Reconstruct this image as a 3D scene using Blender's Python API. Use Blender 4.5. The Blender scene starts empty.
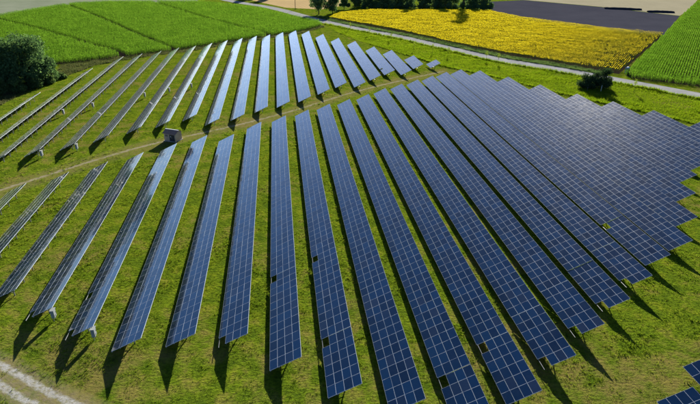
import bpy, math, random
import numpy as np
from mathutils import Matrix, Vector

# ------------------------------------------------------------------ camera, sky, sun, exposure
scene = bpy.context.scene
R = math.radians
PITCH, YAW, ROLL, CAM_Z, FPX = R(26.40), R(7.33), R(0.35), 48.114, 544.0
fw = Vector((math.sin(YAW)*math.cos(PITCH), math.cos(YAW)*math.cos(PITCH), -math.sin(PITCH)))
rt = Vector((math.cos(YAW), -math.sin(YAW), 0.0))
up = rt.cross(fw)
r2 = rt*math.cos(ROLL) + up*math.sin(ROLL)
u2 = -rt*math.sin(ROLL) + up*math.cos(ROLL)
cd = bpy.data.cameras.new('camera')
cam = bpy.data.objects.new('camera', cd)
scene.collection.objects.link(cam)
cd.sensor_width = 36.0
cd.lens = FPX/700.0*36.0
cd.clip_start, cd.clip_end = 0.5, 20000
m = Matrix((r2, u2, -fw)).transposed().to_4x4()
m.translation = (0, 0, CAM_Z)
cam.matrix_world = m
scene.camera = cam

SUN_EL, SUN_AZ = R(17.4), R(19.0)          # azimuth clockwise from +Y
world = bpy.data.worlds.new('World')
scene.world = world
world.use_nodes = True
wn = world.node_tree
bg = wn.nodes['Background']
sky = wn.nodes.new('ShaderNodeTexSky')
sky.sky_type = 'NISHITA'
sky.sun_disc = False
sky.sun_elevation, sky.sun_rotation = SUN_EL, SUN_AZ
sky.altitude = 100
sky.air_density, sky.dust_density, sky.ozone_density = 0.6, 0.65, 4.5
wn.links.new(sky.outputs[0], bg.inputs[0])
bg.inputs[1].default_value = 0.05
sl = bpy.data.lights.new('sun', 'SUN')
sl.energy, sl.angle, sl.color = 5.0, R(0.53), (1.0, 0.93, 0.79)
sun = bpy.data.objects.new('sun', sl)
scene.collection.objects.link(sun)
sdir = Vector((math.sin(SUN_AZ)*math.cos(SUN_EL), math.cos(SUN_AZ)*math.cos(SUN_EL), math.sin(SUN_EL)))
sun.rotation_euler = sdir.to_track_quat('Z', 'Y').to_euler()
sun.location = (60, 180, 70)
vs = scene.view_settings
vs.view_transform, vs.look, vs.gamma, vs.exposure = 'Standard', 'None', 1.0, 1.68
vs.use_curve_mapping = False
scene.cycles.max_bounces = 6
scene.cycles.transparent_max_bounces = 4

# ------------------------------------------------------------------ helpers
rng = np.random.default_rng(7)
random.seed(7)
C = scene.collection

def mesh_np(name, verts, faces, mats, midx=None, smooth=False):
    """verts Nx3, faces MxK array (one K) or list of arrays."""
    me = bpy.data.meshes.new(name)
    verts = np.asarray(verts, np.float32)
    if isinstance(faces, np.ndarray): faces = [faces]
    me.vertices.add(len(verts)); me.vertices.foreach_set('co', verts.ravel())
    loops = np.concatenate([np.asarray(f, np.int32).ravel() for f in faces])
    sizes = np.concatenate([np.full(len(f), f.shape[1], np.int32) for f in faces])
    me.loops.add(len(loops)); me.loops.foreach_set('vertex_index', loops)
    me.polygons.add(len(sizes))
    starts = np.concatenate([[0], np.cumsum(sizes)[:-1]]).astype(np.int32)
    me.polygons.foreach_set('loop_start', starts)
    me.polygons.foreach_set('loop_total', sizes)
    for m_ in mats: me.materials.append(m_)
    if midx is not None: me.polygons.foreach_set('material_index', np.asarray(midx, np.int32))
    me.polygons.foreach_set('use_smooth', np.full(len(sizes), smooth, bool))
    me.update(calc_edges=True)
    return me

class MB:
    def __init__(s): s.v, s.f, s.m = [], [], []
    def add(s, vs_, fs, mi=0):
        o = len(s.v); s.v += [tuple(v) for v in vs_]
        s.f += [tuple(i+o for i in f) for f in fs]; s.m += [mi]*len(fs)
    def box(s, x0, x1, y0, y1, z0, z1, mi=0, M=None):
        vs_ = [Vector((x, y, z)) for z in (z0, z1) for y in (y0, y1) for x in (x0, x1)]
        if M is not None: vs_ = [M @ v for v in vs_]
        s.add(vs_, [(0,2,3,1),(4,5,7,6),(0,1,5,4),(1,3,7,5),(3,2,6,7),(2,0,4,6)], mi)
    def beam(s, a, b, w, h, mi=0):
        a, b = Vector(a), Vector(b); d = (b-a); L = d.length; d.normalize()
        ref = Vector((0,0,1)) if abs(d.z) < .95 else Vector((0,1,0))
        x = d.cross(ref).normalized(); y = x.cross(d)
        vs_ = [p + x*sx*w/2 + y*sy*h/2 for p in (a, b) for sy in (-1, 1) for sx in (-1, 1)]
        s.add(vs_, [(0,1,3,2),(4,6,7,5),(0,4,5,1),(1,5,7,3),(3,7,6,2),(2,6,4,0)], mi)
    def tube(s, pts, rad, n=7, mi=0):
        rings = []
        for k, p in enumerate(pts):
            p = Vector(p)
            d = Vector(pts[min(k+1, len(pts)-1)]) - Vector(pts[max(k-1, 0)]); d.normalize()
            ref = Vector((1,0,0)) if abs(d.x) < .9 else Vector((0,1,0))
            x = d.cross(ref).normalized(); y = d.cross(x)
            rings.append([p + (x*math.cos(2*math.pi*j/n) + y*math.sin(2*math.pi*j/n))*rad[k] for j in range(n)])
        vs_ = [v for r_ in rings for v in r_]
        fs = [(k*n+j, k*n+(j+1)%n, (k+1)*n+(j+1)%n, (k+1)*n+j) for k in range(len(pts)-1) for j in range(n)]
        fs += [tuple(range(n))[::-1], tuple((len(pts)-1)*n+j for j in range(n))]
        s.add(vs_, fs, mi)
    def mesh(s, name, mats, smooth=False):
        me = bpy.data.meshes.new(name); me.from_pydata(s.v, [], s.f)
        for m_ in (mats if isinstance(mats, (list, tuple)) else [mats]): me.materials.append(m_)
        me.polygons.foreach_set('material_index', s.m)
        if smooth: me.polygons.foreach_set('use_smooth', [True]*len(s.f))
        me.update(); return me

def link(name, me, parent=None, loc=(0,0,0), rot=None):
    o = bpy.data.objects.new(name, me); C.objects.link(o)
    if parent is not None: o.parent = parent
    o.location = loc
    if rot is not None: o.rotation_euler = rot
    return o
def tag(o, label=None, cat=None, group=None, kind=None):
    if label: o['label'] = label
    if cat: o['category'] = cat
    if group: o['group'] = group
    if kind: o['kind'] = kind
    return o
def empty(name, loc, rz=0):
    o = link(name, None, None, loc, (0,0,rz)); o.empty_display_size = .3; return o

# ------------------------------------------------------------------ materials
def new_mat(name):
    mt = bpy.data.materials.new(name); mt.use_nodes = True
    nt = mt.node_tree
    return mt, nt, nt.nodes['Principled BSDF']
def node(nt, t, **kw):
    n = nt.nodes.new(t)
    for k, v in kw.items(): setattr(n, k, v)
    return n
def pos_map(nt, scale=(1,1,1), rotz=0):
    g = node(nt, 'ShaderNodeNewGeometry'); mp = node(nt, 'ShaderNodeMapping')
    mp.inputs['Scale'].default_value = scale; mp.inputs['Rotation'].default_value = (0,0,rotz)
    nt.links.new(g.outputs['Position'], mp.inputs[0]); return mp.outputs[0]
def noise(nt, vec, scale, detail=3, rough=.55, dist=0):
    n = node(nt, 'ShaderNodeTexNoise'); n.inputs['Scale'].default_value = scale
    n.inputs['Detail'].default_value = detail; n.inputs['Roughness'].default_value = rough
    n.inputs['Distortion'].default_value = dist
    nt.links.new(vec, n.inputs['Vector']); return n.outputs['Fac']
def ramp(nt, fac, stops, interp='LINEAR'):
    r_ = node(nt, 'ShaderNodeValToRGB'); r_.color_ramp.interpolation = interp
    e = r_.color_ramp.elements
    while len(e) < len(stops): e.new(.5)
    for k, (p, c) in enumerate(stops):
        e[k].position = p
        e[k].color = (c, c, c, 1) if not isinstance(c, tuple) else (*c, 1)
    nt.links.new(fac, r_.inputs[0]); return r_.outputs[0]
def mix(nt, fac, a, b, mode='MIX'):
    n = node(nt, 'ShaderNodeMix', data_type='RGBA', blend_type=mode)
    for s_, v in ((n.inputs[0], fac), (n.inputs[6], a), (n.inputs[7], b)):
        if hasattr(v, 'is_output'): nt.links.new(v, s_)
        elif isinstance(v, tuple): s_.default_value = (*v, 1)
        else: s_.default_value = v
    return n.outputs[2]
def mathn(nt, op, a, b=0.0, clamp=False):
    n = node(nt, 'ShaderNodeMath', operation=op, use_clamp=clamp)
    for s_, v in ((n.inputs[0], a), (n.inputs[1], b)):
        if hasattr(v, 'is_output'): nt.links.new(v, s_)
        else: s_.default_value = v
    return n.outputs[0]
def bump(nt, bs, h, strength=.5, dist=.1):
    b = node(nt, 'ShaderNodeBump'); b.inputs['Strength'].default_value = strength
    b.inputs['Distance'].default_value = dist
    nt.links.new(h, b.inputs['Height']); nt.links.new(b.outputs[0], bs.inputs['Normal'])

def grass_color(nt):
    v = pos_map(nt)
    vs_ = pos_map(nt, (.8, 1.25, 1), R(8))
    big = noise(nt, v, .045, 4, .6)
    mid = noise(nt, v, .35, 4, .6)
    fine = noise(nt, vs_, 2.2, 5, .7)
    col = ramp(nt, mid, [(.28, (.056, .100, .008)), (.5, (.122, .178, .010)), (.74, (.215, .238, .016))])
    col = mix(nt, ramp(nt, fine, [(.36, .8), (.58, 0.0)]), col, (.026, .042, .006))  # dark flecks paint the shade between the tufts
    brown = mathn(nt, 'ADD', mathn(nt, 'MULTIPLY', big, .6), mathn(nt, 'MULTIPLY', mid, .45))
    sy = node(nt, 'ShaderNodeSeparateXYZ'); nt.links.new(v, sy.inputs[0])        # trodden, drier turf at the near row ends
    worn = mathn(nt, 'MULTIPLY', mathn(nt, 'SUBTRACT', 66.0, sy.outputs[1]), .0035, True)
    brown = mathn(nt, 'ADD', brown, worn)
    col = mix(nt, ramp(nt, brown, [(.535, 0.0), (.65, .62)]), col, (.165, .120, .048))
    return col, fine, mid
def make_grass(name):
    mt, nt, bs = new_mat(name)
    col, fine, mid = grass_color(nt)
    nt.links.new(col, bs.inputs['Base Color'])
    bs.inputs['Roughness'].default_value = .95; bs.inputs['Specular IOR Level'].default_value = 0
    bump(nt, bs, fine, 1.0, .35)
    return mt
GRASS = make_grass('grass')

def make_track(name, ruts, pale, soil, spread):
    """strip whose edges run into the grass; UV.x runs across (0..1)"""
    mt, nt, bs = new_mat(name)
    col, fine, mid = grass_color(nt)
    uv = node(nt, 'ShaderNodeUVMap'); sx = node(nt, 'ShaderNodeSeparateXYZ'); nt.links.new(uv.outputs[0], sx.inputs[0])
    v = pos_map(nt)
    wob = mathn(nt, 'MULTIPLY', mathn(nt, 'SUBTRACT', noise(nt, v, .9, 4, .65), .5), .15 if ruts else .2)
    u = mathn(nt, 'ADD', sx.outputs[0], wob)
    c = mathn(nt, 'ABSOLUTE', mathn(nt, 'SUBTRACT', u, .5))
    edge = ramp(nt, c, [(spread*.55, 1.0), (spread, 0.0)])
    n2 = noise(nt, v, 1.7, 5, .7)
    col = mix(nt, mathn(nt, 'MULTIPLY', edge, ramp(nt, n2, [(.34, .2), (.62, .9)])), col, soil)
    if ruts:
        r_ = mathn(nt, 'ABSOLUTE', mathn(nt, 'SUBTRACT', c, .17))
        rut = ramp(nt, r_, [(.045, 1.0), (.10, 0.0)])
        rut = mathn(nt, 'MULTIPLY', rut, ramp(nt, noise(nt, v, 1.6, 6, .75), [(.36, .1), (.56, 1.0)]))
        col = mix(nt, rut, col, pale)
    else:
        r_ = mathn(nt, 'ABSOLUTE', mathn(nt, 'SUBTRACT', u, .47))
        rut = ramp(nt, r_, [(.02, .8), (.08, 0.0)])
        rut = mathn(nt, 'MULTIPLY', rut, ramp(nt, noise(nt, v, .5, 4, .6), [(.32, .1), (.5, 1.0)]))
        col = mix(nt, rut, col, pale)
    nt.links.new(col, bs.inputs['Base Color'])
    bs.inputs['Roughness'].default_value = .95; bs.inputs['Specular IOR Level'].default_value = 0
    bump(nt, bs, n2, .6, .1)
    return mt
TRACK = make_track('gravel_track', True, (.31, .31, .295), (.17, .145, .09), .50)
PATH = make_track('worn_path', False, (.25, .22, .155), (.140, .120, .042), .46)

def simple(name, col, rough=.6, metal=0, spec=.5, var=None, scale=3, bmp=0):
    mt, nt, bs = new_mat(name)
    v = pos_map(nt)
    n = noise(nt, v, scale, 4, .6)
    if var is None: var = tuple(c*.75 for c in col)
    nt.links.new(ramp(nt, n, [(.3, var), (.7, col)]), bs.inputs['Base Color'])
    bs.inputs['Roughness'].default_value = rough; bs.inputs['Metallic'].default_value = metal
    bs.inputs['Specular IOR Level'].default_value = spec
    if bmp: bump(nt, bs, n, .6, bmp)
    return mt
STEEL = simple('galvanised_steel', (.26, .27, .28), .5, .5)
ALU = simple('aluminium_frame', (.43, .49, .58), .55, 0, .10, scale=.6, var=(.37, .43, .52))  # blue of the reflected sky is put into the frame colour
CAB = simple('cabinet_paint', (.24, .27, .29), .6)
DARKV = simple('vent_dark', (.04, .045, .05), .5)
BARK = simple('bark', (.085, .062, .043), .9, scale=4, bmp=.05)
CONC = simple('concrete', (.36, .35, .33), .85, scale=2)
SOIL = simple('field_soil', (.045, .036, .024), .95, 0, 0, scale=.8, bmp=.1)
TAR = simple('asphalt', (.30, .305, .31), .9, 0, 0, var=(.20, .205, .21), scale=.25)
WALLP = simple('hut_wall', (.58, .42, .31), .8, 0, .1, scale=1.5)
ROOFP = simple('hut_roof', (.36, .21, .16), .8, 0, .1, scale=3)
WHITE = simple('white_paint', (.75, .75, .73), .5)
BLUEP = simple('blue_grey_paint', (.17, .25, .33), .45)
DOORP = simple('hut_door', (.03, .032, .04), .5)
WOODP = simple('pole_wood', (.10, .075, .05), .9)
TARP = simple('dark_sheet', (.030, .034, .044), .9, 0, 0)

def leaf_mat(name, c0, c1, c2, trans=.45, rough=.6):
    mt, nt, bs = new_mat(name)
    g = node(nt, 'ShaderNodeNewGeometry')
    big = noise(nt, g.outputs['Position'], .12, 3, .6)
    f = mathn(nt, 'ADD', mathn(nt, 'MULTIPLY', g.outputs['Random Per Island'], .65),
              mathn(nt, 'MULTIPLY', mathn(nt, 'SUBTRACT', big, .32), .95))
    col = ramp(nt, f, [(.1, c0), (.5, c1), (.9, c2)])
    nt.links.new(col, bs.inputs['Base Color'])
    bs.inputs['Roughness'].default_value = rough; bs.inputs['Specular IOR Level'].default_value = 0
    tr = node(nt, 'ShaderNodeBsdfTranslucent')
    nt.links.new(mix(nt, .5, col, mix(nt, 1.0, col, (1.5, 1.5, .7), 'MULTIPLY')), tr.inputs[0])
    ms = node(nt, 'ShaderNodeMixShader'); ms.inputs[0].default_value = trans
    nt.links.new(bs.outputs[0], ms.inputs[1]); nt.links.new(tr.outputs[0], ms.inputs[2])
    nt.links.new(ms.outputs[0], nt.nodes['Material Output'].inputs[0])
    return mt
L_MAIZE = leaf_mat('maize_leaf', (.050, .118, .012), (.084, .180, .016), (.130, .240, .026), .52)
L_TREE = leaf_mat('dark_tree_leaf', (.040, .085, .042), (.074, .142, .060), (.135, .215, .085), .45)
L_BUSH = leaf_mat('roadside_bush_leaf', (.018, .040, .018), (.034, .066, .030), (.064, .104, .044), .3)
L_SHRUB = leaf_mat('shrub_leaf', (.040, .080, .030), (.082, .138, .048), (.140, .195, .080), .45)
L_SAP = leaf_mat('sapling_leaf', (.11, .17, .02), (.17, .23, .03), (.24, .29, .05), .55)
L_SUN = leaf_mat('sunflower_leaf', (.025, .050, .008), (.045, .080, .010), (.070, .105, .014), .4)
PETAL = leaf_mat('sunflower_petal', (.35, .28, .009), (.48, .39, .014), (.57, .48, .028), .4)
BLADE = leaf_mat('grass_blade', (.056, .104, .010), (.112, .174, .012), (.215, .245, .030), .45)
VERGE_L = leaf_mat('verge_grass', (.070, .125, .006), (.125, .195, .008), (.19, .25, .014), .5)
HERB_L = leaf_mat('dry_herb', (.040, .060, .026), (.075, .090, .040), (.14, .135, .075), .4)  # weed colour darkened to carry the shade of the maize edge

# solar glass: each module its own slight tone
def make_glass():
    mt, nt, bs = new_mat('solar_glass')
    oi = node(nt, 'ShaderNodeObjectInfo'); at = node(nt, 'ShaderNodeAttribute', attribute_name='tone')
    f = mathn(nt, 'FRACT', mathn(nt, 'ADD', mathn(nt, 'MULTIPLY', at.outputs['Fac'], 7.31), oi.outputs['Random']))
    col = ramp(nt, f, [(0, (.0012, .011, .038)), (.45, (.0018, .018, .060)), (.86, (.0026, .025, .080)), (.96, (.008, .020, .052)), (1, (.011, .025, .064))])
    v = pos_map(nt)
    dust = noise(nt, v, .8, 4, .65)
    col = mix(nt, ramp(nt, dust, [(.45, 0.0), (.8, .03)]), col, (.12, .13, .14))
    nt.links.new(col, bs.inputs['Base Color'])
    nt.links.new(ramp(nt, dust, [(.3, .08), (.75, .15)]), bs.inputs['Roughness'])
    bs.inputs['IOR'].default_value = 1.35
    bs.inputs['Coat Weight'].default_value = 1.0; bs.inputs['Coat Roughness'].default_value = .10; bs.inputs['Coat IOR'].default_value = 1.42
    return mt
GLASS = make_glass()
BACKSHEET = simple('backsheet', (.82, .82, .80), .7, 0, .2, var=(.78, .78, .76))

def field_mat(name, c0, c1, rotz, period, stripe):
    mt, nt, bs = new_mat(name)
    v = pos_map(nt, (1,1,1), rotz)
    w = node(nt, 'ShaderNodeTexWave', wave_type='BANDS', bands_direction='X')
    w.inputs['Scale'].default_value = .314/period; w.inputs['Distortion'].default_value = .6
    w.inputs['Detail'].default_value = 2
    nt.links.new(v, w.inputs['Vector'])
    n = noise(nt, v, .05, 5, .65)
    f = mathn(nt, 'ADD', mathn(nt, 'MULTIPLY', w.outputs['Fac'], stripe), mathn(nt, 'MULTIPLY', n, 1-stripe))
    nt.links.new(ramp(nt, f, [(.3, c0), (.7, c1)]), bs.inputs['Base Color'])
    bs.inputs['Roughness'].default_value = .95; bs.inputs['Specular IOR Level'].default_value = 0
    return mt
TAN = field_mat('tan_stubble', (.20, .185, .13), (.33, .30, .21), R(-38), 4.0, .5)
DRY = field_mat('dry_field', (.32, .24, .12), (.42, .31, .16), R(20), 3.0, .3)
PLOUGH = field_mat('ploughed_soil_rows', (.034, .036, .050), (.056, .057, .074), R(-48), 2.2, .4)
PALE = field_mat('pale_stubble', (.13, .16, .10), (.22, .24, .18), R(70), 3.5, .35)

# ------------------------------------------------------------------ setting: ground, fields, road, tracks
def poly_sheet(name, pts, z, mt):
    me = bpy.data.meshes.new(name); me.from_pydata([(x, y, z) for x, y in pts], [], [tuple(range(len(pts)))])
    me.materials.append(mt); me.update()
    if me.polygons[0].normal.z < 0: me.flip_normals()
    return tag(link(name, me), kind='structure')
def smooth_line(pts, n=6):
    P = np.array(pts, float); P = np.vstack([2*P[0]-P[1], P, 2*P[-1]-P[-2]]); out = []
    for k in range(1, len(P)-2):
        for s in np.arange(n)/n:
            a, b, c, d = P[k-1:k+3]
            out.append(.5*((2*b) + (c-a)*s + (2*a-5*b+4*c-d)*s*s + (3*b-a-3*c+d)*s**3))
    out.append(P[-2]); return np.array(out)
def strip(name, pts, half, z, mt, thick=0):
    L = smooth_line(pts); d = np.gradient(L, axis=0); d /= np.linalg.norm(d, axis=1)[:, None]
    nrm = np.stack([d[:, 1], -d[:, 0]], 1); N = len(L)
    a, b = L - nrm*half, L + nrm*half
    vs_ = [(x, y, z) for x, y in a] + [(x, y, z) for x, y in b]
    fs = [(k, N+k, N+k+1, k+1) for k in range(N-1)]
    if thick:
        vs_ += [(x, y, z-thick) for x, y in a] + [(x, y, z-thick) for x, y in b]
        fs += [(2*N+k, k, k+1, 2*N+k+1) for k in range(N-1)] + [(N+k, 3*N+k, 3*N+k+1, N+k+1) for k in range(N-1)]
    me = bpy.data.meshes.new(name); me.from_pydata(vs_, [], fs); me.materials.append(mt)
    uv = me.uv_layers.new(name='UVMap')
    for p in me.polygons:
        for li in p.loop_indices:
            vi = me.loops[li].vertex_index
            uv.data[li].uv = (0.0 if (vi//N) % 2 == 0 else 1.0, (vi % N)/N)
    me.update(); return tag(link(name, me), kind='structure'), L

B_ = 7000
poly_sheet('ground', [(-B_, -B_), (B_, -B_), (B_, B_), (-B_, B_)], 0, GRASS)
ROAD = [(-62, 500), (-32, 447), (-3, 405), (22, 350), (42, 313), (61.5, 282.5), (79, 248), (92.5, 223), (109, 203),
        (126.5, 178), (138, 161), (160, 128), (190, 86), (230, 40)]
ROAD_L = smooth_line(ROAD)
MAIZE = [(-215, 205), (-150, 214), (-110, 224), (-87, 233), (-77, 238), (-66, 245), (-44, 258), (-24, 276), (11, 302), (25, 322), (23.5, 334),
         (12, 352), (-12, 400), (-30, 418), (-57, 441), (-122, 446), (-146, 436), (-158, 412), (-169, 378), (-215, 350)]
SUNF = [(30.6, 349.3), (47, 323), (65.5, 294.5), (80.5, 262), (96.8, 233.3), (113.8, 211.3), (128.2, 193.5), (165, 234), (202, 274), (178, 296), (149.5, 339),
        (142, 370), (100, 378), (62, 382), (40, 369)]
CORN = [(129.6, 192), (129.4, 186.5), (145.5, 173.5), (175, 139), (215, 190), (262, 255), (340, 350), (372, 415), (326, 413), (280, 362.5), (204.5, 276.5)]
_unused = [(141, 381), (155, 349), (185, 306), (208, 283), (216, 290), (281, 366), (262, 345), (234, 394), (196, 440), (165, 432)]
poly_sheet('maize_field_soil', MAIZE, .004, SOIL)
poly_sheet('sunflower_field_soil', SUNF, .004, SOIL)
poly_sheet('corn_field_soil', CORN, .004, SOIL)
poly_sheet('ploughed_field', [(143, 371.5), (150.5, 340), (179, 297), (203, 275), (216, 290.5), (261, 343), (234, 394), (196, 441), (164, 432)], .004, PLOUGH)
poly_sheet('tan_field', [(235, 395), (262, 344.5), (281, 364), (325, 414), (520, 640), (420, 760), (150, 560), (197, 442)], .004, TAN)
poly_sheet('dry_field', [(6, 407), (30, 396), (44, 412), (60, 470), (40, 560), (-40, 500), (-12, 440)], .004, DRY)
poly_sheet('pale_field', [(-172, 381), (-161, 414), (-149, 438), (-124, 449), (-59, 444), (-70, 530), (-260, 640), (-420, 420), (-218, 353)], .004, PALE)
strip('road', ROAD, 3.9, .06, TAR, .06)
PATHL = [(-75, 92), (-66, 101), (-58.5, 109.5), (-51, 117.2), (-43, 125.5), (-33, 134), (-22, 141), (-9, 149.5), (5, 160.5), (23, 177), (42, 191), (63, 205)]
_, PATH_L = strip('worn_path', PATHL, 4.8, .008, PATH)
TRK = [(-62, 73), (-50, 64), (-42, 58.6), (-35.3, 54.3), (-29.6, 50.2), (-24, 46.6), (-16, 42), (-4, 36), (10, 30), (30, 24)]
_, TRK_L = strip('gravel_track', TRK, 3.1, .008, TRACK)

# ------------------------------------------------------------------ scatter tools
def in_poly(P, poly):
    x, y = P[:, 0], P[:, 1]; res = np.zeros(len(P), bool); n = len(poly)
    for k in range(n):
        x1, y1 = poly[k]; x2, y2 = poly[(k+1) % n]
        c = ((y1 > y) != (y2 > y)) & (x < (x2-x1)*(y-y1)/((y2-y1) if y2 != y1 else 1e-9) + x1)
        res ^= c
    return res
def dist_line(P, L):
    d = np.full(len(P), 1e9)
    for a, b in zip(L[:-1], L[1:]):
        a, b = np.array(a, float), np.array(b, float); ab = b-a
        t = np.clip(((P-a) @ ab)/(ab @ ab), 0, 1)
        d = np.minimum(d, np.linalg.norm(P - (a + t[:, None]*ab), axis=1))
    return d
def vnoise(P, s, seed=0):
    """cheap smooth value noise 0..1"""
    r = np.random.default_rng(seed); T = r.random((256, 256))
    q = P/s; i = np.floor(q).astype(int); f = q-i; f = f*f*(3-2*f)
    g = lambda a, b: T[(i[:, 0]+a) % 256, (i[:, 1]+b) % 256]
    return (g(0,0)*(1-f[:,0])+g(1,0)*f[:,0])*(1-f[:,1]) + (g(0,1)*(1-f[:,0])+g(1,1)*f[:,0])*f[:,1]
def visible(P, margin=.12):
    """keep what lies in or near the camera's view"""
    d = np.concatenate([P, np.zeros((len(P), 1))], 1) - np.array([0, 0, CAM_Z])
    z = d @ np.array(fw); x = d @ np.array(r2)/np.maximum(z, 1)*FPX/350; y = d @ np.array(u2)/np.maximum(z, 1)*FPX/202
    return (z > 1) & (abs(x) < 1+margin) & (abs(y) < 1+margin*1.6)
def leaf_quads(base, direc, width, length, droop=0.0):
    """quads from base points along unit direc; returns verts, faces"""
    n = len(base)
    side = np.cross(direc, np.array([0, 0, 1.0])); side += rng.normal(0, .35, (n, 3))
    side /= np.linalg.norm(side, axis=1)[:, None]
    w = (side*np.asarray(width).reshape(-1, 1))/2; l = direc*np.asarray(length).reshape(-1, 1)
    tip = base + l; tip[:, 2] -= droop*np.asarray(length)
    mid = base + l*.55
    v = np.stack([base, mid+w, tip, mid-w], 1).reshape(-1, 3)
    return v, np.arange(4*n).reshape(n, 4)
def blades(P, k, h, w, lean, z0=0.0):
    """k single-triangle blades per point"""
    n = len(P); B = np.repeat(P, k, 0); H = np.repeat(np.broadcast_to(h, n), k)*rng.uniform(.6, 1.15, n*k)
    a = rng.uniform(0, 2*np.pi, n*k); b = rng.uniform(0, 2*np.pi, n*k)
    base = np.concatenate([B + rng.normal(0, .5, (n*k, 2))*np.repeat(np.broadcast_to(h, n), k)[:, None]*.6, np.full((n*k, 1), z0)], 1)
    s = np.stack([np.cos(a), np.sin(a), np.zeros(n*k)], 1)*w/2*(H/np.mean(h))[:, None]
    tip = base + np.stack([np.cos(b)*lean*H, np.sin(b)*lean*H, H], 1)
    v = np.stack([base-s, base+s, tip], 1).reshape(-1, 3)
    return v, np.arange(3*n*k).reshape(-1, 3)

# ------------------------------------------------------------------ solar tables
TILT = R(24.95); ST, CT = math.sin(TILT), math.cos(TILT)
ZL = .68; MP, MW = 1.66, 1.0725          # module pitch along the row / up the slope
X0, PT = -2.9, 6.592
def rowx(i): return X0 + PT*(i-9) + 3.633 - 4*MW*CT     # the high edge is what was measured
def module_mesh():
    b = MB(); L, Wd, th, fr = MP-.012, MW-.012, .052, .016
    x, y = Wd/2, L/2
    o = [(-x,-y,0),(x,-y,0),(x,y,0),(-x,y,0)]; i_ = [(-x+fr,-y+fr,0),(x-fr,-y+fr,0),(x-fr,y-fr,0),(-x+fr,y-fr,0)]
    g = [(a, c, -.004) for a, c, _ in i_]; u = [(a, c, -th) for a, c, _ in o]
    V = o + i_ + g + u
    b.v = V
    F = [(0,1,5,4),(1,2,6,5),(2,3,7,6),(3,0,4,7)]; M_ = [0]*4
    F += [(8,9,10,11)]; M_ += [1]
    F += [(4,5,9,8),(5,6,10,9),(6,7,11,10),(7,4,8,11)]; M_ += [0]*4
    F += [(0,12,13,1),(1,13,14,2),(2,14,15,3),(3,15,12,0)]; M_ += [0]*4
    F += [(15,14,13,12)]; M_ += [2]
    b.f, b.m = F, M_
    return b
MODB = module_mesh()
MODULE = MODB.mesh('module', [ALU, GLASS, BACKSHEET])
MV = np.array(MODB.v); MF = np.array([f for f in MODB.f]); MM = np.array(MODB.m)
RAFTER = MB(); RAFTER.beam((.15*CT, 0, ZL+.15*ST-.165), (4.14*CT, 0, ZL+4.14*ST-.165), .07, .11)
RAFTER = RAFTER.mesh('rafter', STEEL)
PX = 2.3
POST = MB(); PZ = ZL + PX/CT*ST - .22
POST.box(PX-.07, PX+.07, -.05, .05, -.15, PZ+.05); POST.box(PX-.16, PX+.16, -.075, .075, PZ-.06, PZ+.01)
POST = POST.mesh('post', STEEL)
BRACE = MB(); BRACE.beam((PX-.02, .06, .45), (.75*CT, .06, ZL+.75*ST-.21), .05, .05); BRACE.beam((PX+.02, .06, .55), (3.3*CT, .06, ZL+3.3*ST-.21), .05, .05)
BRACE = BRACE.mesh('brace', STEEL)
_railcache = {}
def rail_mesh(L):
    key = round(L, 2)
    if key not in _railcache:
        b = MB(); b.box(-.03, .03, -.12, L+.12, -.07, 0); _railcache[key] = b.mesh('rail', STEEL)
    return _railcache[key]
LIMIT = 112.0
NOBJ = 0
def solar_table(x, y0, n, missing, label, group):
    """low edge at x, running from y0 towards +Y, n modules long; missing: set of (k up the slope, j along)"""
    t = empty('solar_table', (x, y0, random.uniform(-.05, .05))); tag(t, label, 'solar table', group)
    L = n*MP
    far, tones = [], []
    for j in range(n):
        yc = (j+.5)*MP
        for k in range(4):
            if (k, j) in missing: continue
            u = (k+.5)*MW
            loc = (u*CT + .04*-ST*0, yc, ZL + u*ST)
            dist = math.sqrt((x+loc[0])**2 + (y0+yc)**2 + (CAM_Z-loc[2])**2)
            if dist < LIMIT:
                jit = random.gauss(0, .006)
                link('module', MODULE, t, loc, (random.gauss(0, .003), -TILT+jit, 0))
            else: far.append(loc)
    if far:
        F = np.array(far); n_ = len(F)
        rx = rng.normal(0, .003, n_); ry = -TILT + rng.normal(0, .006, n_)
        V = np.repeat(MV[None], n_, 0)
        y1 = V[..., 1] - V[..., 2]*rx[:, None]; z1 = V[..., 2] + V[..., 1]*rx[:, None]
        c, s = np.cos(ry)[:, None], np.sin(ry)[:, None]
        W_ = np.stack([V[..., 0]*c + z1*s, y1, -V[..., 0]*s + z1*c], -1) + F[:, None]
        fc = (MF[None] + (np.arange(n_)*len(MV))[:, None, None]).reshape(-1, 4)
        me = mesh_np('module_field', W_.reshape(-1, 3), fc, [ALU, GLASS, BACKSHEET], np.tile(MM, n_))
        a = me.attributes.new('tone', 'FLOAT', 'FACE'); a.data.foreach_set('value', np.repeat(rng.random(n_), len(MF)).astype(np.float32))
        tag(link('module_field', me, t), kind='stuff')
    for k, u in enumerate((.1, 1.25, 2.87, 4.0)):
        link('rail', rail_mesh(L), t, (u*CT + .053*ST, 0, ZL + u*ST - .053*CT), (0, -TILT, 0))
    nf = max(2, round(L/3.32)+1) if n > 3 else 2
    ys = np.linspace(2.1, L-2.1, max(2, nf-1)) if n > 3 else np.linspace(.7, L-.7, 2)
    fb = MB()
    for y in ys:
        if math.hypot(x, y0+y, CAM_Z) < LIMIT+35:
            link('rafter', RAFTER, t, (0, y, 0)); link('post', POST, t, (0, y, 0)); link('brace', BRACE, t, (0, y, 0))
        else:
            for me in (RAFTER, POST, BRACE):
                fb.add([(v.co.x, v.co.y+y, v.co.z) for v in me.vertices], [tuple(p.vertices) for p in me.polygons])
    if fb.v: tag(link('support_frame', fb.mesh('support_frame', STEEL), t), kind='stuff')
    return t
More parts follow.
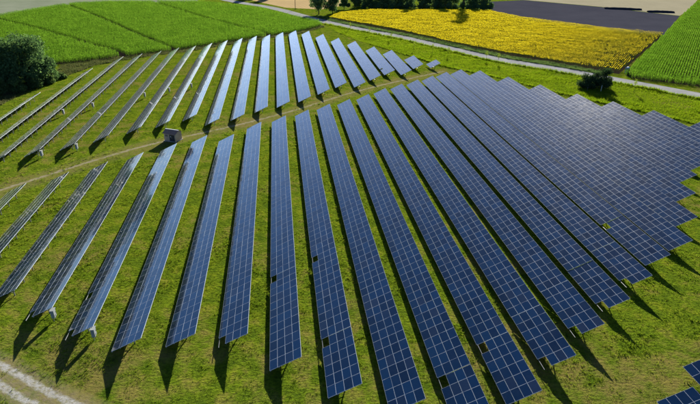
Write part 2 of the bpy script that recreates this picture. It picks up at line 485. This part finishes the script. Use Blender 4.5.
ORD = 'zeroth first second third fourth fifth sixth seventh eighth ninth tenth eleventh twelfth thirteenth fourteenth fifteenth sixteenth seventeenth eighteenth nineteenth twentieth twenty-first twenty-second twenty-third twenty-fourth twenty-fifth twenty-sixth'.split()
FN = {1:79,2:74,3:69,4:64,5:59.3,6:56.2,7:56.3,8:55.5,9:50.5,10:45.3,11:42.3,12:36.9,13:41.9,14:46.8,15:51.9,16:56.7,17:61.6,18:66.8,19:70.5,20:78.1,21:87.4,22:95.8,23:101.5,24:107,25:112,26:116}
FF = {1:107,2:111.7,3:117,4:121.7,5:127.5,6:132.2,7:132,8:142.3,9:146.6,10:151.3,11:156.6,12:161.2,13:166.7,14:172.4,15:177.4,16:182.4,17:187.6,18:192.5,19:197.3,20:194.3,21:184.3,22:172.1,23:158.9,24:149.5,25:140.4,26:129.5}
BREAKS = {5:[6], 9:[12], 10:[6, 12], 12:[6], 13:[6], 14:[6], 15:[6], 16:[6], 17:[6], 18:[8]}
HOLE_AT_BREAK = {5, 9, 10, 12, 13, 18}
MISS_END = {4, 5, 8, 14, 15, 16, 17}
GAP = .1
for i in range(1, 27):
    y, far = FN[i], FF[i]
    segs = BREAKS.get(i, [])
    for s, n in enumerate(segs):
        miss = set()
        if s == 0 and i in MISS_END: miss.add((0, 0))
        if i in HOLE_AT_BREAK: miss.add((0, n-1))
        which = 'nearest' if len(segs) > 1 and s == 0 else ('middle' if len(segs) > 1 else 'near')
        lab = 'short %d-module-long %s section of the %s solar row from left, near field' % (n, which, ORD[i])
        solar_table(rowx(i), y, n, miss, lab, 'solar tables in the near field')
        y += n*MP + GAP
    n = max(1, round((far-y)/MP))
    miss = {(0, 0)} if (i in MISS_END and not segs) else set()
    lab = ('long far section of the %s solar row from left, near field' if segs else 'long unbroken blue solar table, %s row from left in the near field') % ORD[i]
    solar_table(rowx(i), y, n, miss, lab, 'solar tables in the near field')
# far field beyond the worn path: high-edge x, near y, far y
BACK = [(-75.2, 119.5, 179.2), (-69.0, 121.5, 212.4), (-62.9, 123.8, 234.1), (-56.5, 126.9, 238.8), (-49.8, 130.5, 243.7), (-43.5, 135.4, 250.0), (-36.8, 141.2, 253.6),
        (-30.3, 145.4, 259.8), (-23.9, 150.5, 267.2), (-17.3, 145.8, 272.0), (-10.7, 149.1, 276.7), (-4.3, 156.0, 281.3), (2.2, 160.7, 286.8), (8.9, 165.9, 291.8),
        (15.5, 173.9, 289.6), (22.0, 181.6, 278.9), (28.5, 181.7, 267.9), (35.3, 190.6, 258.2), (41.9, 198.1, 244.9), (48.1, 197.6, 235.3), (55.0, 207.3, 223.6), (62.0, 208.0, 214.4)]
for b, (xh, y0, y1) in enumerate(BACK):
    x = xh - 4*MW*CT; n = round((y1-y0)/MP)
    o = ORD[b+1]
    if b == 21: lab = 'smallest solar table, short square one at the right end of the far field'
    elif b == 20: lab = 'second smallest solar table, beside the short square one in the far field'
    else: lab = 'tilted solar table beyond the worn path, %s row from left in the far field' % o
    if b == 18:
        solar_table(x, y0, 6, {(0, 5)}, 'short near section of the nineteenth solar row from left, far field', 'solar tables in the far field')
        solar_table(x, y0+6*MP+GAP, n-6, set(), 'far section of the nineteenth solar row from left, far field', 'solar tables in the far field')
    else: solar_table(x, y0, n, set(), lab, 'solar tables in the far field')
# next block at the lower right corner
solar_table(rowx(15.6), 40.4-12*MP, 12, set(), 'solar table cut off by the bottom edge in the lower right corner', 'solar tables in the corner block')
solar_table(rowx(16.6), 45.1-12*MP, 12, set(), 'solar table cut off by the right edge in the lower right corner', 'solar tables in the corner block')

# inverter cabinets on the rear edge of some tables
def cabinet(x, y, label):
    t = empty('inverter_cabinet', (x, y, 0)); tag(t, label, 'cabinet', 'inverter cabinets at the solar tables')
    b = MB(); b.box(-.2, .2, -.38, .38, .55, 1.75); link('housing', b.mesh('housing', CAB), t)
    b = MB(); b.box(.2, .225, -.33, .33, .62, 1.68); d = link('door', b.mesh('door', CAB), t)
    b = MB(); b.box(.225, .25, .22, .26, 1.1, 1.3); link('handle', b.mesh('handle', DARKV), d)
    b = MB()
    for k in range(5): b.box(.225, .232, -.25, .15, .72+k*.05, .745+k*.05)
    link('vent', b.mesh('vent', DARKV), d)
    b = MB(); b.box(-.26, .3, -.44, .44, 1.75, 1.8); link('rain_hood', b.mesh('rain_hood', CAB), t)
    for s in (-1, 1):
        b = MB(); b.box(-.04, .04, s*.3-.03, s*.3+.03, 0, .55); link('leg', b.mesh('leg', STEEL), t)
cabinet(rowx(4)+3.89-.35, 64.5, 'pale inverter cabinet at the near end of the fourth solar row from left')
cabinet(rowx(5)+3.89-.35, 59.8, 'pale inverter cabinet at the near end of the fifth solar row from left')
cabinet(-56.5-.3, 127.8, 'pale inverter cabinet at the near end of fourth far-field row from left')
cabinet(-49.8-.3, 131.6, 'pale inverter cabinet at the near end of fifth far-field row from left')
cabinet(-62.9-.05, 161.6, 'pale inverter cabinet halfway along the third far-field row from left')
cabinet(-56.5-.05, 167.9, 'pale inverter cabinet halfway along the fourth far-field row from left')
cabinet(-43.5-.05, 178.0, 'pale inverter cabinet halfway along the sixth far-field row from left')
cabinet(-36.8-.05, 183.5, 'pale inverter cabinet halfway along the seventh far-field row from left')
cabinet(-30.3-.05, 188.5, 'pale inverter cabinet halfway along the eighth far-field row from left')

# ------------------------------------------------------------------ transformer hut by the path
h = empty('transformer_hut', (-28.2, 136.8, 0), R(-27)); h.scale = (.86, .86, .92); tag(h, 'small grey transformer hut with brown gable roof beside the worn path', 'hut')
b = MB(); b.box(-2.2, 2.2, -1.7, 1.7, 0, .15); link('plinth', b.mesh('plinth', CONC), h)
b = MB(); W2, D2, H2 = 2.0, 1.5, 2.35
b.box(-W2, W2, -D2, D2, .15, H2)
b.add([(-W2,-D2,H2),(-W2,D2,H2),(-W2,0,H2+.62)], [(0,2,1)]); b.add([(W2,-D2,H2),(W2,D2,H2),(W2,0,H2+.62)], [(0,1,2)])
link('wall', b.mesh('wall', WALLP), h)
for s in (-1, 1):
    b = MB(); e = D2+.3
    z0 = H2 - .3*.62/D2
    vs_ = [(-2.3, s*e, z0), (2.3, s*e, z0), (2.3, 0, H2+.63), (-2.3, 0, H2+.63)]
    vs_ += [(a, c, d+.09) for a, c, d in vs_]
    b.add(vs_, [(0,1,2,3),(4,7,6,5),(0,4,5,1),(1,5,6,2),(2,6,7,3),(3,7,4,0)]); link('roof_slope', b.mesh('roof_slope', ROOFP), h)
b = MB(); b.box(-2.32, 2.32, -.12, .12, H2+.68, H2+.8); link('sunlit_ridge', b.mesh('sunlit_ridge', WHITE), h)  # painted white for the sunlight along the roof edge
for s in (0, 1):
    b = MB(); b.box(-.1+s*.9, .78+s*.9, -D2-.04, -D2, .2, 2.05); d = link('door', b.mesh('door', DOORP), h)
    b = MB(); b.box(.62+s*.2, .67+s*.2, -D2-.08, -D2-.04, 1.05, 1.25); link('handle', b.mesh('handle', STEEL), d)
    if s == 0:
        b = MB(); b.add([(.18,-D2-.05,1.35),(.58,-D2-.05,1.35),(.38,-D2-.05,1.75)], [(0,1,2)]); link('warning_plate', b.mesh('warning_plate', WHITE), d)
b = MB()
for k in range(6): b.box(-1.6, -.6, -D2-.03, -D2, 1.4+k*.09, 1.45+k*.09)
link('vent_louvre', b.mesh('vent_louvre', DARKV), h)

# ------------------------------------------------------------------ trees, shrubs
def blob_crown(blobs, n, size, seed):
    r = np.random.default_rng(seed); out = []
    vol = np.array([b[3]*b[4]*b[5] for b in blobs])**.75; vol /= vol.sum()
    P, N = [], []
    for (cx, cy, cz, rx, ry, rz), w in zip(blobs, vol):
        k = int(n*w); d = r.normal(0, 1, (k, 3)); d /= np.linalg.norm(d, axis=1)[:, None]
        rad = r.random(k)**.28
        lump = .82 + .36*np.sin(d[:, 0]*5+cx)*np.cos(d[:, 1]*5.5+cy)*np.sin(d[:, 2]*4.5+cz*1.3)
        P.append(np.array([cx, cy, cz]) + d*np.array([rx, ry, rz])*(rad*lump)[:, None]); N.append(d)
    P, N = np.concatenate(P), np.concatenate(N)
    n_ = len(P)
    nm = N*.6 + r.normal(0, .7, (n_, 3)) + np.array([0, 0, .35]); nm /= np.linalg.norm(nm, axis=1)[:, None]
    a = np.cross(nm, r.normal(0, 1, (n_, 3))); a /= np.linalg.norm(a, axis=1)[:, None]; c = np.cross(nm, a)
    s = size*r.uniform(.55, 1.3, n_)[:, None]
    v = np.stack([P - a*s, P + c*s*.55 - nm*s*.15, P + a*s, P - c*s*.55 - nm*s*.15], 1).reshape(-1, 3)
    return v, np.arange(4*n_).reshape(n_, 4)
def tree(name, x, y, hgt, rad, label, cat, leaf, n, size, seed, group=None, crown_lo=.25, lobes=9, trunk_r=None):
    r = random.Random(seed)
    t = empty(name, (x, y, 0)); tag(t, label, cat, group)
    tr = trunk_r or max(.06, hgt*.022); b = MB()
    top = hgt*.72; lx, ly = r.uniform(-.04, .04)*hgt, r.uniform(-.04, .04)*hgt
    b.tube([(0,0,0), (lx*.3, ly*.3, top*.35), (lx*.7, ly*.7, top*.7), (lx, ly, top)], [tr*1.25, tr*.85, tr*.55, tr*.2])
    blobs = []
    z0 = hgt*crown_lo
    blobs.append((lx*.6, ly*.6, (z0+hgt)/2, rad*.66, rad*.66, (hgt-z0)*.46))
    for k in range(lobes):
        a = 2*math.pi*(k + r.uniform(-.3, .3))/lobes*2.4; hz = z0 + (hgt-z0)*r.uniform(.14, .86)
        env = math.sin(math.pi*min(.92, max(.14, (hz-z0)/(hgt-z0)*.8+.16)))
        rr = rad*env*r.uniform(.5, .75); sz = rad*r.uniform(.3, .46)
        cx, cy = lx*.6+math.cos(a)*rr, ly*.6+math.sin(a)*rr
        sz_z = min(sz*.85, hgt-hz*.98 if hgt > hz else sz)
        blobs.append((cx, cy, min(hz, hgt-sz*.7), sz, sz, max(.3*sz, sz*.8)))
        s = top*r.uniform(.35, .8)
        b.tube([(lx*s/top, ly*s/top, s), ((lx*s/top+cx)/2, (ly*s/top+cy)/2, (s+hz)/2+.05*hgt), (cx, cy, hz)], [tr*.4, tr*.25, tr*.08], 5)
    if crown_lo < .05:
        for k in range(8):
            a = k*.785 + r.uniform(-.2, .2); q = r.uniform(.24, .34)
            blobs.append((math.cos(a)*rad*.55, math.sin(a)*rad*.55, hgt*q*.8, rad*.42, rad*.42, hgt*q*.85))
    link('trunk', b.mesh('trunk', BARK, True), t)
    v, f = blob_crown(blobs, n, size, seed)
    v[:, 2] = np.maximum(v[:, 2], .03)
    link('crown', mesh_np('crown', v, f, [leaf]), t)
    return t
G1 = 'trees and shrubs at the maize field edge'
tree('broadleaf_tree', -88, 201, 18.5, 11.0, 'large dark round broadleaf tree at the left edge beside the maize', 'tree', L_TREE, 26000, .36, 1, G1, .0, 26)
tree('broadleaf_tree', -105, 204, 16.0, 10.5, 'dark broadleaf tree half cut off by the left edge of the photo', 'tree', L_TREE, 17000, .38, 2, G1, .0, 20)
tree('broadleaf_tree', -82.2, 204.5, 9.5, 4.6, 'lower dark tree leaning against the right side of the large round tree', 'tree', L_TREE, 8000, .30, 3, G1, .0, 14)
SHR = [(-97, 187, 6.5, 4.6, 'pale green shrub at the left edge in front of the dark trees'), (-91.5, 188, 5.6, 3.8, 'second pale green shrub from the left edge, under the large dark tree'),
       (-86.6, 190, 4.8, 3.4, 'bushy shrub in the middle of the hedge under the large tree'), (-83.2, 195, 4.2, 3.0, 'shrub next to the right end of the hedge under the large tree'),
       (-80.6, 200.5, 3.4, 2.6, 'small shrub at the right end of the hedge below the dark trees'), (-92.5, 178.5, 3.8, 3.2, 'lowest shrub at the left edge, nearest to the solar rows'),
       (-103, 192, 7.0, 4.5, 'shrub cut by the left edge, hard against the dark trees'), (-93, 193.5, 6.0, 4.0, 'taller shrub right under the crown of the large dark tree'),
       (-78.6, 208, 2.4, 1.9, 'little round shrub between the lower dark tree and the maize')]
for k, (x, y, hh, rr, lab) in enumerate(SHR):
    tree('shrub', x, y, hh, rr, lab, 'shrub', L_SHRUB, 3200, .24, 20+k, G1, .02, 8)
G2 = 'trees along the far side of the sunflowers'
FAR = [(26.5, 371, 14, 7.0, 'broad dark tree beside the road, leftmost of the top tree line'), (36, 375, 12.5, 6.0, 'dark tree just right of the broad tree by the road bend'),
       (46, 396, 8.5, 4.4, 'first small tree right of the pair beside the road bend'), (55.5, 403, 9.5, 4.6, 'second small tree right of the pair beside the road bend'),
       (65, 402, 11, 5.4, 'dark tree where the sunflower field\'s far edge begins'), (76, 406, 9, 6, 'low wide dark tree in the left half of the far tree line'),
       (86, 403, 10, 6, 'dark tree near the centre of the far tree line'), (95, 402, 16, 5.8, 'mid-height tree casting the left short shadow on the sunflowers'), (105, 405, 9, 6, 'low wide dark tree right of centre in the far tree line'),
       (114, 400, 10.5, 5.2, 'dark tree just left of the tallest far tree'), (119.5, 402, 17, 5.6, 'tree casting a stubby shadow left of the longest shadow'), (131, 394, 33, 6.6, 'tallest far tree, casting the longest shadow on the sunflowers'),
       (139, 396, 14, 5.0, 'dark tree just right of the tallest far tree'), (146, 394, 11, 5.5, 'last dark tree at the right end of the far tree line')]
for k, (x, y, hh, rr, lab) in enumerate(FAR):
    tree('broadleaf_tree', x, y, hh, rr, lab, 'tree', L_TREE, 3600, .45, 40+k, G2, .05, 10)
tree('broadleaf_tree', -22, 466, 11, 6, 'dark tree at the top edge beside the far end of the road', 'tree', L_TREE, 2600, .5, 70, G2, .05, 9)
tree('broadleaf_tree', -8, 462, 10, 6, 'dark tree at the top edge right of the far road end', 'tree', L_TREE, 2600, .5, 71, G2, .05, 9)
# dark hedge under the tree line
hl = smooth_line([(60, 397.5), (80, 396.5), (100, 395.5), (120, 394), (137, 390), (147, 384)], 4)
hb = [(x, y, 1.7, 2.6, 2.2, 2.0) for x, y in hl] + [(x+1.5, y+2.5, 3.0, 2.4, 2.2, 2.0) for x, y in hl[::2]]
v, f = blob_crown(hb, 14000, .4, 5); v[:, 2] = np.maximum(v[:, 2], .02)
for k in range(9):
    tree('broadleaf_tree', 62+k*11.5+random.uniform(-2, 2), 416+random.uniform(-3, 5), random.uniform(10, 13), 7.0, 'dark tree in the back row of the far tree line, %s from left' % ORD[k+1], 'tree', L_TREE, 2600, .5, 120+k, G2, .02, 9)
t = empty('hedge', (0, 0, 0)); tag(t, 'long dark hedge along the far edge of the sunflower field', 'hedge')
link('foliage', mesh_np('foliage', v, f, [L_TREE]), t)
b = MB()
for x, y in hl: b.tube([(x, y, 0), (x+.1, y, 1.4), (x-.1, y+.1, 2.6)], [.12, .09, .03], 5)
link('stem', b.mesh('stem', BARK), t)
# roadside shrubs
tree('roadside_bush', 105.8, 175.6, 4.6, 3.9, 'left rounder half of the dark bush pair beside the road', 'bush', L_BUSH, 6200, .22, 80, 'dark bushes beside the road', .02, 9)
tree('roadside_bush', 110.3, 174.6, 7.2, 3.7, 'taller pointed right half of the dark bush pair beside the road', 'bush', L_BUSH, 7000, .22, 81, 'dark bushes beside the road', .02, 9)
# young verge trees
SAP = [(39.1, 307), (46.8, 288.5), (55, 272), (60.6, 247), (67.5, 240), (72.5, 233), (86, 222.5), (89.2, 217), (118.2, 168)]
SAPL = ['first sapling on the verge, nearest the top tree line', 'second sapling on the verge from the top tree line', 'third sapling on the verge from the top tree line',
        'fourth verge sapling, behind the smallest far-field solar table', 'fifth verge sapling, between the small solar tables and the road', 'sixth verge sapling from the top tree line',
        'left of the two saplings close together by the bend of the verge', 'right of the two saplings close together by the bend of the verge', 'lone yellow-green sapling on the verge right of the dark bushes']
for k, ((x, y), lab) in enumerate(zip(SAP, SAPL)):
    tree('sapling', x, y, 4.4 if k < 8 else 5.0, .8, lab, 'sapling', L_SAP, 150, .15, 90+k, 'young trees along the verge', .38, 5, .05)
# pale marker posts at the bushes
for x, y, hh, lab in ((107.6, 170.2, 2.1, 'white marker post standing before the taller dark bush'), (103.2, 171.2, 1.3, 'short dull wooden post at the rounder dark bush')):
    t = empty('marker_post', (x, y, 0)); tag(t, lab, 'post', 'marker posts at the bushes')
    b = MB(); b.tube([(0,0,0), (0,0,hh)], [.075, .07], 8); link('shaft', b.mesh('shaft', WHITE if hh > 2 else WOODP), t)
    b = MB(); b.tube([(0,0,hh), (0,0,hh+.1)], [.09, .03], 8); link('cap', b.mesh('cap', STEEL), t)
# blue-grey box at the field corner
t = empty('utility_cabinet', (132.4, 195.2, 0), R(35)); tag(t, 'small blue-grey utility cabinet at the corner between sunflowers and corn', 'cabinet')
b = MB(); b.box(-.85, .85, -.6, .6, 0, .2); link('plinth', b.mesh('plinth', CONC), t)
b = MB(); b.box(-.75, .75, -.5, .5, .2, 2.0); link('housing', b.mesh('housing', BLUEP), t)
b = MB(); b.add([(-.9,-.65,2.0),(.9,-.65,2.0),(.9,.65,2.0),(-.9,.65,2.0),(-.5,-.2,2.3),(.5,-.2,2.3),(.5,.2,2.3),(-.5,.2,2.3)], [(3,2,1,0),(4,5,6,7),(0,1,5,4),(1,2,6,5),(2,3,7,6),(3,0,4,7)]); link('roof', b.mesh('roof', WHITE), t)
for s in (0, 1):
    b = MB(); b.box(-.7+s*.71, -.01+s*.71, -.53, -.5, .3, 1.9); link('door', b.mesh('door', BLUEP), t)
# utility pole
t = empty('utility_pole', (12.2, 396.5, 0)); tag(t, 'dark wooden utility pole at the top edge beside the dry field', 'pole')
b = MB(); b.tube([(0,0,0), (0,0,9.5)], [.22, .14], 8); link('shaft', b.mesh('shaft', WOODP), t)
b = MB(); b.box(-1.1, 1.1, -.25, -.14, 8.7, 8.85); ca = link('crossarm', b.mesh('crossarm', WOODP), t)
for s in (-.95, 0.35, .95):
    b = MB(); b.tube([(s,-.19,8.85), (s,-.19,9.0), (s,-.19,9.1)], [.05, .09, .04], 7); link('insulator', b.mesh('insulator', CONC), ca)
# dark heaps at the edge of the tan field
def heap(pts, hh, ww, lab):
    L = smooth_line(pts, 8); d = np.gradient(L, axis=0); d /= np.linalg.norm(d, axis=1)[:, None]; nn = np.stack([d[:,1], -d[:,0]], 1)
    N, K = len(L), 9; V = []
    for q in range(N):
        e = math.sin(math.pi*min(1, max(0, .04 + .92*q/(N-1))))**.12
        for k in range(K):
            s = -1 + 2*k/(K-1)
            p = L[q] + nn[q]*s*ww*e*(1+.1*random.random())
            V.append((p[0], p[1], hh*e*(1-abs(s)**2.2)*random.uniform(.85, 1.1) - (.02 if abs(s) == 1 else 0)))
    F = np.array([(q*K+k, q*K+k+1, (q+1)*K+k+1, (q+1)*K+k) for q in range(N-1) for k in range(K-1)])
    tag(link('silage_heap', mesh_np('silage_heap', V, F, [TARP], smooth=True)), lab, 'heap', 'dark heaps on the tan field')
heap([(232, 384), (243, 379), (254, 374)], 1.2, 2.8, 'longer dark low heap at the edge of the striped tan field')
heap([(252, 364), (260, 361.5), (268, 359)], 1.2, 2.8, 'shorter dark low heap near the corner of the striped tan field')

# ------------------------------------------------------------------ crops
def row_points(poly, ang, row, step, jit, tram=(), gap=.8):
    P = np.array(poly); c, s = math.cos(ang), math.sin(ang); Rm = np.array([[c, s], [-s, c]])
    Q = P @ Rm.T; lo, hi = Q.min(0), Q.max(0)
    gx, gy = np.meshgrid(np.arange(lo[0], hi[0], step), np.arange(lo[1], hi[1], row))
    G = np.stack([gx.ravel(), gy.ravel()], 1) + rng.normal(0, 1, (gx.size, 2))*np.array([step*.4, jit])
    G = G @ Rm
    G = G[in_poly(G, poly)]; G = G[visible(G)]
    for L in tram: G = G[dist_line(G, L) > gap]
    return G
def maize(name, P, hgt, leaf, label, cat, k=6, ll=.72):
    n = len(P); H = hgt*(.78 + .25*vnoise(P, 3.0, 3) + .18*vnoise(P, 1.1, 4))*rng.uniform(.85, 1.1, n)
    V, F, o = [], [], 0
    a0 = rng.uniform(0, 2*np.pi, n)
    for q in range(k):
        fr = .30 + .62*q/(k-1); a = a0 + q*2.6 + rng.normal(0, .4, n); el = rng.uniform(.25, 1.0, n)
        d = np.stack([np.cos(a)*np.cos(el), np.sin(a)*np.cos(el), np.sin(el)], 1)
        base = np.concatenate([P, (H*fr*.82)[:, None]], 1)
        v, f = leaf_quads(base, d, .16*rng.uniform(.8, 1.3, n), ll*rng.uniform(.7, 1.2, n), .18)
        V.append(v); F.append(f+o); o += len(v)
    # stalk and tassel
    b3 = np.concatenate([P, np.zeros((n, 1))], 1); a = rng.uniform(0, 6.28, n)
    s = np.stack([np.cos(a), np.sin(a), np.zeros(n)], 1)*.05
    tp = b3 + np.stack([rng.normal(0, .05, n), rng.normal(0, .05, n), H], 1)
    v = np.stack([b3-s, b3+s, tp+s*.2, tp-s*.2], 1).reshape(-1, 3)
    V.append(v); F.append(np.arange(4*n).reshape(n, 4)+o)
    return tag(link(name, mesh_np(name, np.concatenate(V), np.concatenate(F), [leaf])), label, cat, kind='stuff')
TR1 = smooth_line([(-215, 420), (-161.5, 356.5), (-133.8, 326.9), (-108.8, 298.2), (-83.6, 268), (-69.6, 252.2), (-64.8, 240)])
TR2 = smooth_line([(-165, 460), (-145.6, 425.5), (-106.5, 360.5), (-77.2, 308.1), (-55.2, 270.5), (-45.1, 254.5)])
TR3 = smooth_line([(-100, 465), (-89.3, 440.2), (-47.5, 360.1), (-20.9, 317), (-7, 295.2), (-3.3, 282.5)])
P = row_points(MAIZE, math.atan2(-.85, .53), .75, .62, .06, (TR1, TR2, TR3), 1.35)
print('maize', len(P)); maize('maize_crop', P, 2.35, L_MAIZE, 'bright green tall maize crop covering the upper left field', 'maize')
ROWA = math.atan2(91, 75)
P = row_points(CORN, ROWA, .88, .38, .03)
P = P[dist_line(P, [(130.5, 184), (147, 170), (175, 139)]) > 9.5]
P2 = row_points(CORN, math.atan2(-35, 29), .80, .5, .06); P2 = P2[dist_line(P2, [(130.5, 184), (147, 170), (175, 139)]) <= 9.5]
P = np.concatenate([P, P2]); print('corn', len(P))
maize('corn_crop', P, 2.1, L_MAIZE, 'green corn crop in straight rows at the right edge beyond the road', 'corn', 6, .56)
P = row_points(SUNF, ROWA, .75, .36, .05); print('sunflower', len(P))
n = len(P); H = 1.65*(.88+.24*vnoise(P, 4, 9))*rng.uniform(.92, 1.08, n)
sparse = vnoise(P, 9, 11)*.6 + .4*vnoise(P, 2.5, 12)
nearcorn = np.clip(1 - dist_line(P, [(129, 194), (202, 274)])/45, 0, 1)
V, F, M_, o = [], [], [], 0
for q in range(3):
    a = rng.uniform(0, 6.28, n); el = rng.uniform(-.1, .6, n)
    d = np.stack([np.cos(a)*np.cos(el), np.sin(a)*np.cos(el), np.sin(el)], 1)
    v, f = leaf_quads(np.concatenate([P, (H*(.45+.2*q))[:, None]], 1), d, .26, .36*rng.uniform(.8, 1.2, n), .1)
    V.append(v); F.append(f+o); M_.append(np.zeros(len(f))); o += len(v)
keep = rng.random(n) < np.clip(.98 - .75*nearcorn*(.4+sparse), .2, 1)
Pk, Hk = P[keep], H[keep]; nk = len(Pk)
nm = np.stack([rng.normal(-.1, .4, nk), rng.normal(-.85, .35, nk), rng.uniform(.15, .9, nk)], 1); nm /= np.linalg.norm(nm, axis=1)[:, None]
a = np.cross(nm, np.array([0, 0, 1.0])); a /= np.linalg.norm(a, axis=1)[:, None]; c = np.cross(nm, a)
ctr = np.concatenate([Pk, Hk[:, None]], 1) + nm*.06; rad = rng.uniform(.10, .175, nk)[:, None]
hexv = np.stack([ctr + (a*math.cos(k*math.pi/3) + c*math.sin(k*math.pi/3))*rad for k in range(6)], 1).reshape(-1, 3)
hexf = np.arange(6*nk).reshape(nk, 6) + o
tag(link('sunflower_crop', mesh_np('sunflower_crop', np.concatenate(V+[hexv]), [np.concatenate(F), hexf], [L_SUN, PETAL], np.concatenate(M_+[np.ones(nk)]))),
    'golden yellow sunflower crop between the road and the ploughed field', 'sunflowers', kind='stuff')

# ------------------------------------------------------------------ verge, grass, herbs
VERGE = [(27, 330), (31, 300), (38, 275), (47, 254), (57, 232), (64, 214), (71.5, 203.5), (80, 192), (90.5, 172), (100.5, 156), (110.5, 142.5), (118, 129.5), (128, 108), (150, 80),
         (185, 85), (157, 126), (135, 159.5), (123.5, 176), (106, 200), (89.5, 220), (76, 245), (58.5, 279.5), (39, 310)]
def scatter(poly, dens, clump=None):
    P = np.array(poly); lo, hi = P.min(0), P.max(0); N = int(np.prod(hi-lo)*dens)
    G = rng.random((N, 2))*(hi-lo)+lo; G = G[in_poly(G, poly)]
    return G[visible(G)]
G = scatter(VERGE, 9.0); hv = .28+.38*vnoise(G, 2.2, 21)*vnoise(G, 9, 22)*1.6
dv = dist_line(G, VERGE[4:13]); hv = hv + .45*np.clip(1-abs(dv-.4)/.9, 0, 1)
dr = dist_line(G, ROAD_L); hv = hv + .65*np.clip(1-abs(dr-4.7)/1.0, 0, 1)
v, f = blades(G, 3, hv, .13, .6)
tag(link('verge_grass', mesh_np('verge_grass', v, f, [VERGE_L])), 'lush bright green tall grass on the verge between solar rows and road', 'grass', kind='stuff')
# grass between road and sunflowers, standing in for the crop's shaded front
RS = ROAD_L[(ROAD_L[:, 1] > 190) & (ROAD_L[:, 1] < 362)]
d = np.gradient(RS, axis=0); d /= np.linalg.norm(d, axis=1)[:, None]; nn = np.stack([-d[:, 1], d[:, 0]], 1)
FSV = [tuple(p) for p in RS + nn*4.0] + [tuple(p) for p in (RS + nn*9.0)[::-1]]
G = scatter(FSV, 7.0); v, f = blades(G, 4, .55+.45*vnoise(G, 2, 5), .16, .5)
tag(link('roadside_grass', mesh_np('roadside_grass', v, f, [L_SHRUB])), 'dark green roadside grass strip, standing in for the shaded front of the sunflowers', 'grass', kind='stuff')
# weedy fringe between maize / trees and the far solar rows
FRG = [(-100, 165), (-86, 172), (-83.5, 189), (-79, 208), (-73, 229), (-58, 243), (-40, 254), (-20, 272), (12, 297), (26, 318), (24, 322), (11, 302), (-24, 275.5), (-44, 257.5), (-66, 244.5), (-87, 232), (-83, 215), (-88, 190), (-102, 178)]
G = scatter(FRG, 7.0); v, f = blades(G, 3, .35+.5*vnoise(G, 2.5, 6), .15, .5)
tag(link('weed_fringe', mesh_np('weed_fringe', v, f, [HERB_L])), 'dry weedy fringe below the trees and the maize edge', 'weeds', kind='stuff')
# meadow tufts among the solar tables
A = [(-70, 44), (60, 36), (120, 100), (120, 135), (70, 204), (24, 325), (8, 297), (-46, 252), (-80, 225), (-85, 165), (-80, 120)]
P = np.array(A); lo, hi = P.min(0), P.max(0); N = int(np.prod(hi-lo)*14)
G = rng.random((N, 2))*(hi-lo)+lo
dist = np.hypot(G[:, 0], G[:, 1])
st = np.stack([G[:, 0]*.6 + G[:, 1]*.1, G[:, 1]], 1)
w = vnoise(st, .45, 31)*.35 + vnoise(G, 1.4, 35)*.3 + vnoise(G, 5.5, 32)*.35
keep = rng.random(N) < np.clip((62/np.maximum(dist, 40))**1.9, 0, 1)*np.clip((w-.30)*3.2, 0.03, 1)
G, w = G[keep], w[keep]
k_ = in_poly(G, A) & visible(G); G, w = G[k_], w[k_]
k_ = (dist_line(G, TRK_L) > 1.9) | (vnoise(G, .8, 33) > .8); G, w = G[k_], w[k_]
k_ = (dist_line(G, PATH_L) > 1.6) | (vnoise(G, .8, 34) > .6); G, w = G[k_], w[k_]
dist = np.hypot(G[:, 0], G[:, 1])
hgt = (.07+.36*np.clip(w-.3, 0, 1))*np.clip((dist/60)**.5, .9, 1.7)*rng.uniform(.6, 1.4, len(G))
print('tufts', len(G))
v, f = blades(G, 5, hgt, .055, .8)
tag(link('meadow_grass', mesh_np('meadow_grass', v, f, [BLADE])), 'short olive green meadow grass between the solar tables', 'grass', kind='stuff')
